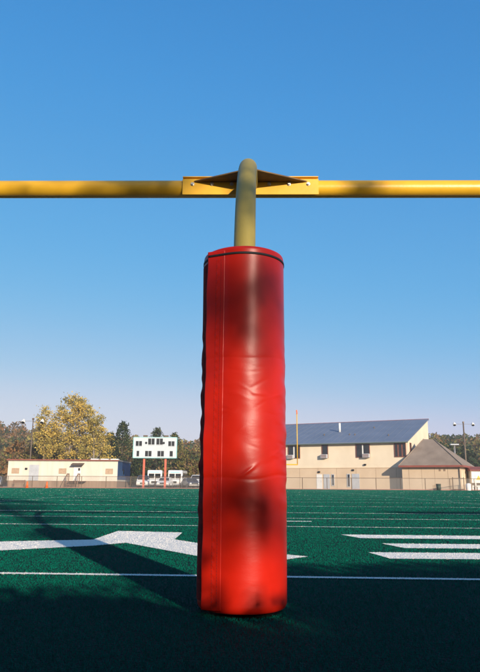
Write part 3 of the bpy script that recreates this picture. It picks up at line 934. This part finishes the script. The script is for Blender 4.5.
def car(name, cat, label, loc, rz, paint, group=None, h=1.45, L=4.4, w=0.88, pickup=False):
    v = thing(name, label, cat, loc, rz, group)
    k = h / 1.45
    if pickup:
        pr = [(0.0, 0.4), (-0.02, 0.85), (0.25, 0.98), (1.35, 1.05), (1.9, h), (3.2, h), (3.35, 1.05), (L, 1.03), (L, 0.4)]
    else:
        pr = [(0.0, 0.35), (-0.02, 0.65 * k), (0.25, 0.8 * k), (1.2, 0.92 * k), (1.95, h), (3.4, h), (4.0, 0.95 * k), (L, 0.9 * k), (L, 0.35)]
    bm = profile_x(bmesh.new(), pr, -w, w)
    for q in bm.verts:
        if q.co.z > 1.08 * k: q.co.x *= 0.82
    bmesh.ops.bevel(bm, geom=bm.edges[:], offset=0.05, segments=2, affect='EDGES')
    obj('body', bm, paint, v)
    y0, z0, y1, z1 = (1.35, 1.05, 1.9, h) if pickup else (1.2, 0.92 * k, 1.95, h)
    bm = bmesh.new()
    f = lambda t: (y0 + (y1 - y0) * t - 0.035, z0 + (z1 - z0) * t + 0.03)
    (ya, za), (yb, zb) = f(0.12), f(0.86)
    q = [bm.verts.new(p) for p in ((-w * 0.86, ya, za), (w * 0.86, ya, za), (w * 0.74, yb, zb), (-w * 0.74, yb, zb))]
    bm.faces.new(q); o = obj('windscreen', bm, 'glass', v); so = o.modifiers.new('t', 'SOLIDIFY'); so.thickness = 0.02
    for s in (-1, 1):
        obj('headlight', bx(s * w * 0.72 - 0.15, s * w * 0.72 + 0.15, -0.05, 0.03, 0.6, 0.76), 'lamp', v)
        wheel(v, s * (w - 0.1), 0.8, 0.33); wheel(v, s * (w - 0.1), L - 0.85, 0.33)
        g = bmesh.new(); q = [g.verts.new(p) for p in ((s * w * 0.95, y1 - 0.15, z0 + 0.08), (s * w * 0.95, 3.2, z0 + 0.08), (s * w * 0.84, 3.1, h - 0.1), (s * w * 0.84, y1 + 0.08, h - 0.1))]
        g.faces.new(q); o = obj('side_window', g, 'glass', v); so = o.modifiers.new('t', 'SOLIDIFY'); so.thickness = 0.05
    obj('grille', bx(-w * 0.42, w * 0.42, -0.05, 0.01, 0.56, 0.76), 'digit', v)
    obj('bumper', bx(-w * 0.98, w * 0.98, -0.1, -0.03, 0.36, 0.52, 0.02), 'galv', v)
    return v
G1 = 'white vehicles parked behind the scoreboard'
minibus('white minibus parked between the two scoreboard posts', (-12.75, 100.5, 0), R(4), G1)
minibus('white minibus parked just beyond the right-hand red scoreboard post', (-9.75, 100.5, 0), R(-3), G1)
car('pickup_truck', 'truck', 'white pickup parked beside the dark gap at the blue end wall', (-13.75, 95.5, 0), R(6), 'carwhite', G1, 1.75, 5.0, 0.9, True)
car('parked_car', 'car', 'white car parked in front of the minibus between scoreboard posts', (-11.0, 96.0, 0), R(-4), 'carwhite', G1, 1.5)
car('parked_van', 'van', 'white van farthest from the scoreboard beside the red pad', (-6.7, 101, 0), R(-6), 'carwhite', G1, 1.95, 4.8, 0.92)
car('parked_car', 'car', 'dark blue car parked in front of the white van', (-6.3, 95.5, 0), R(20), 'navy', None, 1.42)
car('parked_car', 'car', 'silver car parked past the left end of the portable classroom', (-34.0, 93, 0), R(15), 'silver', None, 1.5)

# ------------------------------------------------------------------ chain-link fence along the far end of the field
fe = thing('chain_link_fence', 'low chain-link fence with steel posts along the far end of the field', 'fence', (-41.6, 84.6, 0), 0)
NP, SPN, FH = 27, 3.1, 1.46
pm = tb([(0, 0, -0.1), (0, 0, FH + 0.02)], 0.04, 8)
first = obj('fence_post', pm, 'rust', fe)
for i in range(1, NP + 1):
    c = first.copy(); COL.objects.link(c); c.parent = fe; c.location = (i * SPN, 0, 0)
for i in range(NP):
    b = obj('top_rail', tb([(i * SPN, 0, FH), ((i + 1) * SPN, 0, FH)], 0.03, 6), 'rust', fe) if i == 0 else None
    if b: rail0 = b
    else:
        c = rail0.copy(); COL.objects.link(c); c.parent = fe; c.location = (i * SPN, 0, 0)
bm = bmesh.new(); q = [bm.verts.new(p) for p in ((0.04, 0.03, 0.04), (SPN - 0.04, 0.03, 0.04), (SPN - 0.04, 0.03, FH), (0.04, 0.03, FH))]; bm.faces.new(q)
mesh0 = obj('wire_mesh', bm, 'link', fe)
for i in range(1, NP):
    c = mesh0.copy(); COL.objects.link(c); c.parent = fe; c.location = (i * SPN, 0, 0)
for i in range(NP):
    if i == 0: k0 = obj('bottom_rail', tb([(0, 0, 0.06), (SPN, 0, 0.06)], 0.045, 6), 'track', fe)
    else:
        c = k0.copy(); COL.objects.link(c); c.parent = fe; c.location = (i * SPN, 0, 0)

ga = thing('fence_gate', 'narrow steel gate frame in front of the annex corner', 'gate', (26.9, 84.3, 0), 0)
for x in (0, 1.4):
    obj('gate_post', tb([(x, 0, -0.05), (x, 0, 1.62)], 0.055, 8), 'rust', ga)
obj('gate_rail', tb([(0.05, 0, 1.5), (1.35, 0, 1.5)], 0.03, 6), 'rust', ga)
obj('gate_rail', tb([(0.05, 0, 0.15), (1.35, 0, 0.15)], 0.03, 6), 'rust', ga)
bm = bmesh.new(); q = [bm.verts.new(p) for p in ((0.06, 0, 0.16), (1.34, 0, 0.16), (1.34, 0, 1.5), (0.06, 0, 1.5))]; bm.faces.new(q); obj('wire_mesh', bm, 'link', ga)

# ------------------------------------------------------------------ small things along the fence
def cone(label, loc, group):
    t = thing('traffic_cone', label, 'cone', loc, 0, group)
    obj('base', bx(-0.2, 0.2, -0.2, 0.2, -0.008, 0.04, 0.01), 'orange', t)
    obj('body', tb([(0, 0, 0.041), (0, 0, 0.45), (0, 0, 0.78)], [0.16, 0.12, 0.07], 14), 'orange', t, True)
cone('orange field cone by the fence before the lamp on the classroom wall', (-26.35, 83.4, 0), 'orange cones by the fence')
cone('orange field cone by the fence between the classroom door and its steps', (-23.9, 83.4, 0), 'orange cones by the fence')

bn = thing('players_bench', 'dark wooden bench by the fence before the classroom lamp', 'bench', (-28.2, 85.5, 0))
for i in range(3): obj('seat_slat', bx(-0.8, 0.8, i * 0.14, i * 0.14 + 0.12, 0.44, 0.48), 'wood', bn)
for i in range(2): obj('back_slat', bx(-0.8, 0.8, 0.44, 0.47, 0.62 + i * 0.18, 0.76 + i * 0.18), 'wood', bn)
for x in (-0.7, 0.7):
    obj('leg', bx(x - 0.04, x + 0.04, 0.02, 0.08, -0.02, 0.438), 'rust', bn); obj('leg', bx(x - 0.04, x + 0.04, 0.472, 0.53, -0.02, 1.0), 'rust', bn)

lt = thing('litter_bin', 'dark green litter bin by the fence before the annex wall', 'bin', (25.0, 84.05, 0))
obj('body', tb([(0, 0, -0.01), (0, 0, 0.72)], [0.24, 0.3], 16), 'dgreen', lt, True)
obj('rim', tb([(0, 0, 0.721), (0, 0, 0.78)], 0.32, 16), 'dgreen', lt); obj('liner', tb([(0, 0, 0.781), (0, 0, 0.80)], 0.27, 16), 'black', lt)

def drum(label, loc, h, r, m):
    t = thing('water_drum', label, 'drum', loc)
    obj('body', tb([(0, 0, -0.02), (0, 0, 0.06), (0, 0, h - 0.08), (0, 0, h)], [r * 0.9, r, r, r * 0.8], 16), m, t, True)
    obj('lid', tb([(0, 0, h + 0.001), (0, 0, h + 0.06)], r * 0.6, 12), 'grey', t)
drum('white drum standing by the annex corner beside the chairs', (29.0, 84.8, 0), 0.85, 0.33, 'white')
def chair(label, loc, rz):
    t = thing('folding_chair', label, 'chair', loc, rz, 'chairs by the annex corner')
    obj('seat', bx(-0.25, 0.25, -0.24, 0.24, 0.43, 0.47, 0.01), 'rust', t)
    obj('backrest', bx(-0.25, 0.25, 0.2, 0.24, 0.62, 0.95, 0.01), 'rust', t)
    for x in (-0.23, 0.23):
        obj('leg', tb([(x, -0.22, -0.02), (x, -0.2, 0.43)], 0.03, 6), 'black', t); obj('leg', tb([(x, 0.26, -0.02), (x, 0.22, 0.62)], 0.03, 6), 'black', t)
chair('dark folding chair beside the white drum', (29.85, 85.0, 0), R(15))
chair('dark folding chair next to the white shed door', (30.9, 86.4, 0), R(-10))

# ------------------------------------------------------------------ lamp posts
def floodlight(label, loc, h, span, rz=0, r=0.09):
    t = thing('floodlight_pole', label, 'light pole', loc, rz, 'floodlight poles')
    obj('pole', tb([(0, 0, -0.05), (0, 0, h)], [r * 1.3, r * 0.8], 10), 'rust', t, True)
    obj('cross_arm', tb([(-span, 0, h - 0.18), (span, 0, h - 0.18)], 0.03, 8), 'galv', t)
    obj('pole_cap', bx(-0.14, 0.14, -0.14, 0.14, h, h + 0.3, 0.03), 'rust', t)
    for s in (-1, 1):
        l_ = obj('lamp_head', tb([(s * span, 0.05, h + 0.12), (s * span, -0.05, h - 0.1), (s * span, -0.3, h - 0.4)], [0.14, 0.24, 0.30], 12), 'white', t, True)
        obj('lens', tb([(s * span, -0.305, h - 0.41), (s * span, -0.33, h - 0.44)], 0.25, 12), 'digit', l_)
    return t
floodlight('rusty floodlight pole with two lamp heads behind the portable classroom', (-31.9, 101.5, 0), 10.1, 1.45)
floodlight('floodlight pole with two lamp heads rising behind the brown hip roof', (42.6, 125, 0), 12.2, 1.75, 0, 0.16)
t = thing('street_lamp', 'short flat-topped lamp post behind the brown hip roof', 'light pole', (37.7, 116, 0))
obj('pole', tb([(0, 0, -0.05), (0, 0, 7.5)], [0.2, 0.15], 10), 'galv', t, True)
obj('lamp_head', bx(-0.75, 0.75, -0.3, 0.3, 7.502, 7.72, 0.05), 'grey', t)

# ------------------------------------------------------------------ trees that stand out
YL, YW = ['lf_yel', 'lf_yg', 'lf_ol'], [0.68, 0.24, 0.08]
G2 = 'yellow trees behind the portable classroom'
def sc(l, k): return [tuple(v * k for v in q) for q in l]
tree('cottonwood_tree', 'tallest golden cottonwood tree behind the portable classroom', (-26.9, 106, 0),
     [(0, 0, 12.0, 2.6, 2.3, 3.0), (-1.6, 0, 9.0, 2.6, 2.3, 3.0), (1.7, 0.3, 9.3, 2.5, 2.2, 3.2), (-0.2, 0, 6.4, 3.2, 2.4, 2.2), (1.3, -0.2, 12.6, 1.5, 1.5, 1.9)],
     YL, YW, 190, 55, 0.30, 0.40, 0.26, seed=11, group=G2, stems=[(-0.5, 0), (0.6, 0.2)])
tree('cottonwood_tree', 'slim yellow cottonwood tree with pale trunk beside the rusty floodlight pole', (-30.9, 105, 0),
     [(0, 0, 9.8, 1.5, 1.5, 2.9), (0.5, 0, 7.0, 1.7, 1.6, 2.4), (-0.8, 0, 7.9, 1.1, 1.2, 2.0)],
     YL, [0.5, 0.38, 0.12], 85, 48, 0.30, 0.38, 0.2, seed=12, group=G2)
tree('cottonwood_tree', 'yellow cottonwood tree with leaning crown next to the dark green trees', (-23.1, 104, 0),
     [(0, 0, 10.2, 1.5, 1.4, 2.6), (0.3, 0, 7.4, 1.9, 1.6, 2.5), (-1.2, 0, 6.2, 1.6, 1.4, 2.0), (1.9, 0, 6.2, 1.6, 1.5, 2.2)],
     YL, [0.52, 0.36, 0.12], 95, 48, 0.30, 0.38, 0.2, seed=13, group=G2)
def conifer(label, base, h, r, seed, wt):
    rng = np.random.default_rng(seed)
    t = thing('conifer_tree', label, 'tree', base, 0, 'dark trees behind the scoreboard')
    obj('trunk', tb([(0, 0, -0.1), (0, 0, h * 0.95)], [0.25, 0.04], 8), 'dbark', t)
    n = 2600
    z = rng.uniform(0.12, 1.0, n); a_ = rng.uniform(0, 6.28, n)
    rad = r * (1.02 - z) ** 0.65 * rng.uniform(0.35, 1.0, n) ** 0.5 * (0.82 + 0.22 * np.sin(2 * a_ + 11 * z + seed) + 0.2 * np.sin(z * 31 + 3 * a_))
    a = a_
    P = np.stack([rad * np.cos(a), rad * np.sin(a), z * h - 0.15 * rad], 1)
    V, F = leaves(rng, P + rng.normal(size=(n, 3)) * 0.18, 0.42, 0.5)
    mesh_np('crown', V, F, ['lf_dk', 'lf_gr', 'lf_ol'], rng.choice(3, size=n, p=wt), t)
conifer('dark green conifer beyond the blue end wall, left of the scoreboard', (-20.0, 113, 0), 10.8, 4.2, 21, [0.55, 0.35, 0.1])
conifer('smaller olive-tinged conifer between the yellow trees and the dark conifer', (-22.6, 116, 0), 9.2, 3.0, 22, [0.3, 0.4, 0.3])
conifer('conifer tip showing above the middle of the scoreboard', (-15.2, 122, 0), 10.6, 3.6, 23, [0.6, 0.3, 0.1])
conifer('conifer tip showing above the right-hand scoreboard post', (-12.4, 126, 0), 10.0, 3.2, 24, [0.45, 0.35, 0.2])
conifer('dark evergreen standing right behind the blue end wall', (-16.0, 108, 0), 6.6, 2.4, 25, [0.6, 0.3, 0.1])
G3 = 'rust and olive trees behind the classroom'
tree('broadleaf_tree', 'rust-brown tree behind the left end of the portable classroom', (-37.0, 112, 0), [(0, 0, 5.0, 3.0, 2.6, 2.4), (2.4, 0, 4.4, 2.4, 2, 2.0)], ['lf_rs', 'lf_br', 'lf_ol'], [0.5, 0.3, 0.2], 70, 24, 0.5, 0.4, 0.2, 'dbark', 31, G3)
tree('broadleaf_tree', 'low olive and rust tree under the slim yellow cottonwood', (-31.8, 110, 0), [(0, 0, 4.6, 2.6, 2.4, 2.2), (-2.0, 0, 5.2, 2.0, 2, 1.9)], ['lf_rs', 'lf_ol', 'lf_yg'], [0.35, 0.4, 0.25], 70, 24, 0.5, 0.4, 0.2, 'dbark', 32, G3)
tree('broadleaf_tree', 'olive tree behind the minibuses and scoreboard', (-11.5, 112, 0), [(0, 0, 4.4, 3.0, 2.4, 2.4), (3.0, 0, 4.0, 2.5, 2, 2.2)], ['lf_ol', 'lf_br', 'lf_gr'], [0.5, 0.3, 0.2], 70, 24, 0.5, 0.4, 0.2, 'dbark', 33, G3)
tree('broadleaf_tree', 'brown tree behind the white van next to the pad', (-6.8, 113, 0), [(0, 0, 4.6, 2.6, 2.4, 2.6)], ['lf_br', 'lf_ol', 'lf_rs'], [0.5, 0.3, 0.2], 60, 24, 0.5, 0.4, 0.2, 'dbark', 34, G3)
G4 = 'dark trees beyond the hip roof'
tree('broadleaf_tree', 'dark green tree rising behind the hip roof', (42.0, 138, 0), [(0, 0, 6.0, 3.2, 3, 3.6)], ['lf_dk', 'lf_gr', 'lf_ol'], [0.5, 0.35, 0.15], 60, 24, 0.6, 0.5, 0.25, 'dbark', 35, G4)
tree('broadleaf_tree', 'dark green tree by the floodlight pole behind the hip roof', (46.5, 140, 0), [(0, 0, 5.6, 3.0, 3, 3.2)], ['lf_dk', 'lf_gr', 'lf_ol'], [0.45, 0.35, 0.2], 60, 24, 0.6, 0.5, 0.25, 'dbark', 36, G4)

# ------------------------------------------------------------------ behind the camera: unseen things that throw the evening shade on the field
hd = thing('unseen_hedge', 'long unseen hedge added behind the end line to shade the turf', 'hedge', (0, -4.2, 0))  # unseen hedge, added to keep the sun off the foreground
rng = np.random.default_rng(5)
def unseen_hedge_top(x):
    return 2.45 + 0.05 * math.sin(x * 0.9) + 0.03 * math.sin(x * 2.3 + 1) + 0.48 * smooth(3.65, 4.2, x) - 0.225 * smooth(2.9, 3.1, x) * (1 - smooth(3.6, 3.8, x))  # dip lets sun onto the pad foot, step deepens shade on the right
bm = bmesh.new()
xs = np.linspace(-14, 20, 170)
for sgn in (0,):
    rows = []
    for x in xs:
        t = unseen_hedge_top(x) - 0.04
        rows.append([bm.verts.new((x, -0.45, -0.05)), bm.verts.new((x, -0.42, t - 0.1)), bm.verts.new((x, -0.2, t)), bm.verts.new((x, 0.2, t)), bm.verts.new((x, 0.42, t - 0.1)), bm.verts.new((x, 0.45, -0.05))])
    for i in range(len(rows) - 1):
        for k in range(5):
            bm.faces.new((rows[i][k], rows[i + 1][k], rows[i + 1][k + 1], rows[i][k + 1]))
    bm.faces.new(rows[0]); bm.faces.new(rows[-1][::-1])
obj('unseen_hedge_core', bm, 'lf_dk', hd)  # solid core of the added hedge, blocks sun between the leaves
n = 26000
x = rng.uniform(-14.2, 20.2, n); side = rng.random(n)
tops = np.array([unseen_hedge_top(q) for q in x])
z = np.where(side < 0.3, tops + rng.normal(size=n) * 0.03, rng.uniform(0, 1, n) * tops)
y = np.where(side < 0.3, rng.uniform(-0.5, 0.5, n), np.where(side < 0.65, -0.5, 0.5) + rng.normal(size=n) * 0.05)
V, F = leaves(rng, np.stack([x, y, z], 1), 0.11)
mesh_np('unseen_hedge_foliage', V, F, ['lf_dk', 'lf_gr'], rng.choice(2, size=n), hd)

# shade tree: light passes under its crown; a few low sprays dapple the pad and the crossbar
def spray(tx, ty, tz, L, r, n, b=(4.0, -15.0, 0.0)):
    k = L / math.cos(SUN_EL)
    p = Vector((tx, ty, tz)) + TO_SUN * k
    return (p.x - b[0], p.y - b[1], p.z - b[2], r, n)
SP = [spray(-0.09, 3.3, 1.50, 23, 0.36, 80), spray(0.17, 3.3, 1.58, 22, 0.26, 34), spray(0.07, 3.3, 0.47, 21, 0.18, 44), spray(-0.05, 3.3, 0.60, 23, 0.2, 16),
      spray(-0.95, 5.1, 2.98, 21, 0.26, 80), spray(0.98, 5.1, 2.98, 21, 0.16, 36), spray(0.03, 3.8, 2.3, 21, 0.26, 46)]
tree('unseen_shade_tree', 'unseen broad green tree behind the unseen hedge shading the field', (4.0, -15.0, 0),
     [(2.0, 0, 12.2, 3.8, 3.0, 2.2), (-1.5, 0.4, 11.6, 3.2, 3.0, 2.4), (4.3, 0.2, 11.4, 2.0, 2.2, 1.4), (3.4, 0, 8.5, 1.7, 0.8, 0.35), (2.6, 0.3, 9.8, 2.2, 1.2, 0.6)],
     ['lf_gr', 'lf_dk', 'lf_ol'], [0.5, 0.3, 0.2], 190, 80, 0.16, 0.36, 0.28, 'dbark', 41, None, clumps=SP)
for k_, (bx_, by_, lab_) in enumerate(((-8.5, -7.5, 'unseen tree added to block skylight, left of the shade tree'), (-13.5, 1.5, 'unseen tree added to block skylight past the left end of the hedge'), (-2.5, -13.0, 'unseen tree added to block skylight close behind the hedge next to the shade tree'))):  # unseen trees, added to cut skylight and darken the foreground
    tree('unseen_shade_tree', lab_, (bx_, by_, 0), [(0, 0, 8.5, 4.2, 4.2, 4.6), (1.2, 1.5, 5.2, 3.6, 3.6, 3.0), (-1, 0, 11.5, 3.0, 3.0, 3.0)],
         ['lf_gr', 'lf_dk'], [0.5, 0.5], 260, 45, 0.34, 0.5, 0.3, 'dbark', 51 + k_)
tl = thing('floodlight_pole', 'unseen floodlight pole with a long lamp bank, added for its shadow', 'light pole', (19.6, -15.2, 0))  # unseen pole, added to throw a dark band across the right field
obj('pole', tb([(0, 0, -0.05), (0, 0, 9.4)], [0.17, 0.1], 12), 'galv', tl, True)
obj('unseen_lamp_bank', bx(-2.4, 2.4, -0.15, 0.15, 9.42, 9.72, 0.03), 'galv', tl)
for k in range(6):
    obj('lamp_head', bx(-2.3 + k * 0.8, -1.7 + k * 0.8, 0.16, 0.4, 9.4, 9.75, 0.04), 'grey', tl)

# ------------------------------------------------------------------ thin evening haze
hz = bx(-1500, 1500, -350, 2300, -1.5, 34)
hm = bpy.data.materials.new('haze')
hm.use_nodes = True
hn, hl = hm.node_tree.nodes, hm.node_tree.links
hn.remove(hn['Principled BSDF'])
pv = hn.new('ShaderNodeVolumePrincipled')
pv.inputs['Color'].default_value = (0.99, 0.975, 0.96, 1)
pv.inputs['Density'].default_value = 0.0006
pv.inputs['Anisotropy'].default_value = 0.0
hl.new(pv.outputs[0], hn['Material Output'].inputs['Volume'])
tag(obj('haze', hz, hm), 'thin pale haze hanging over the far field and hill', 'haze', kind='stuff')
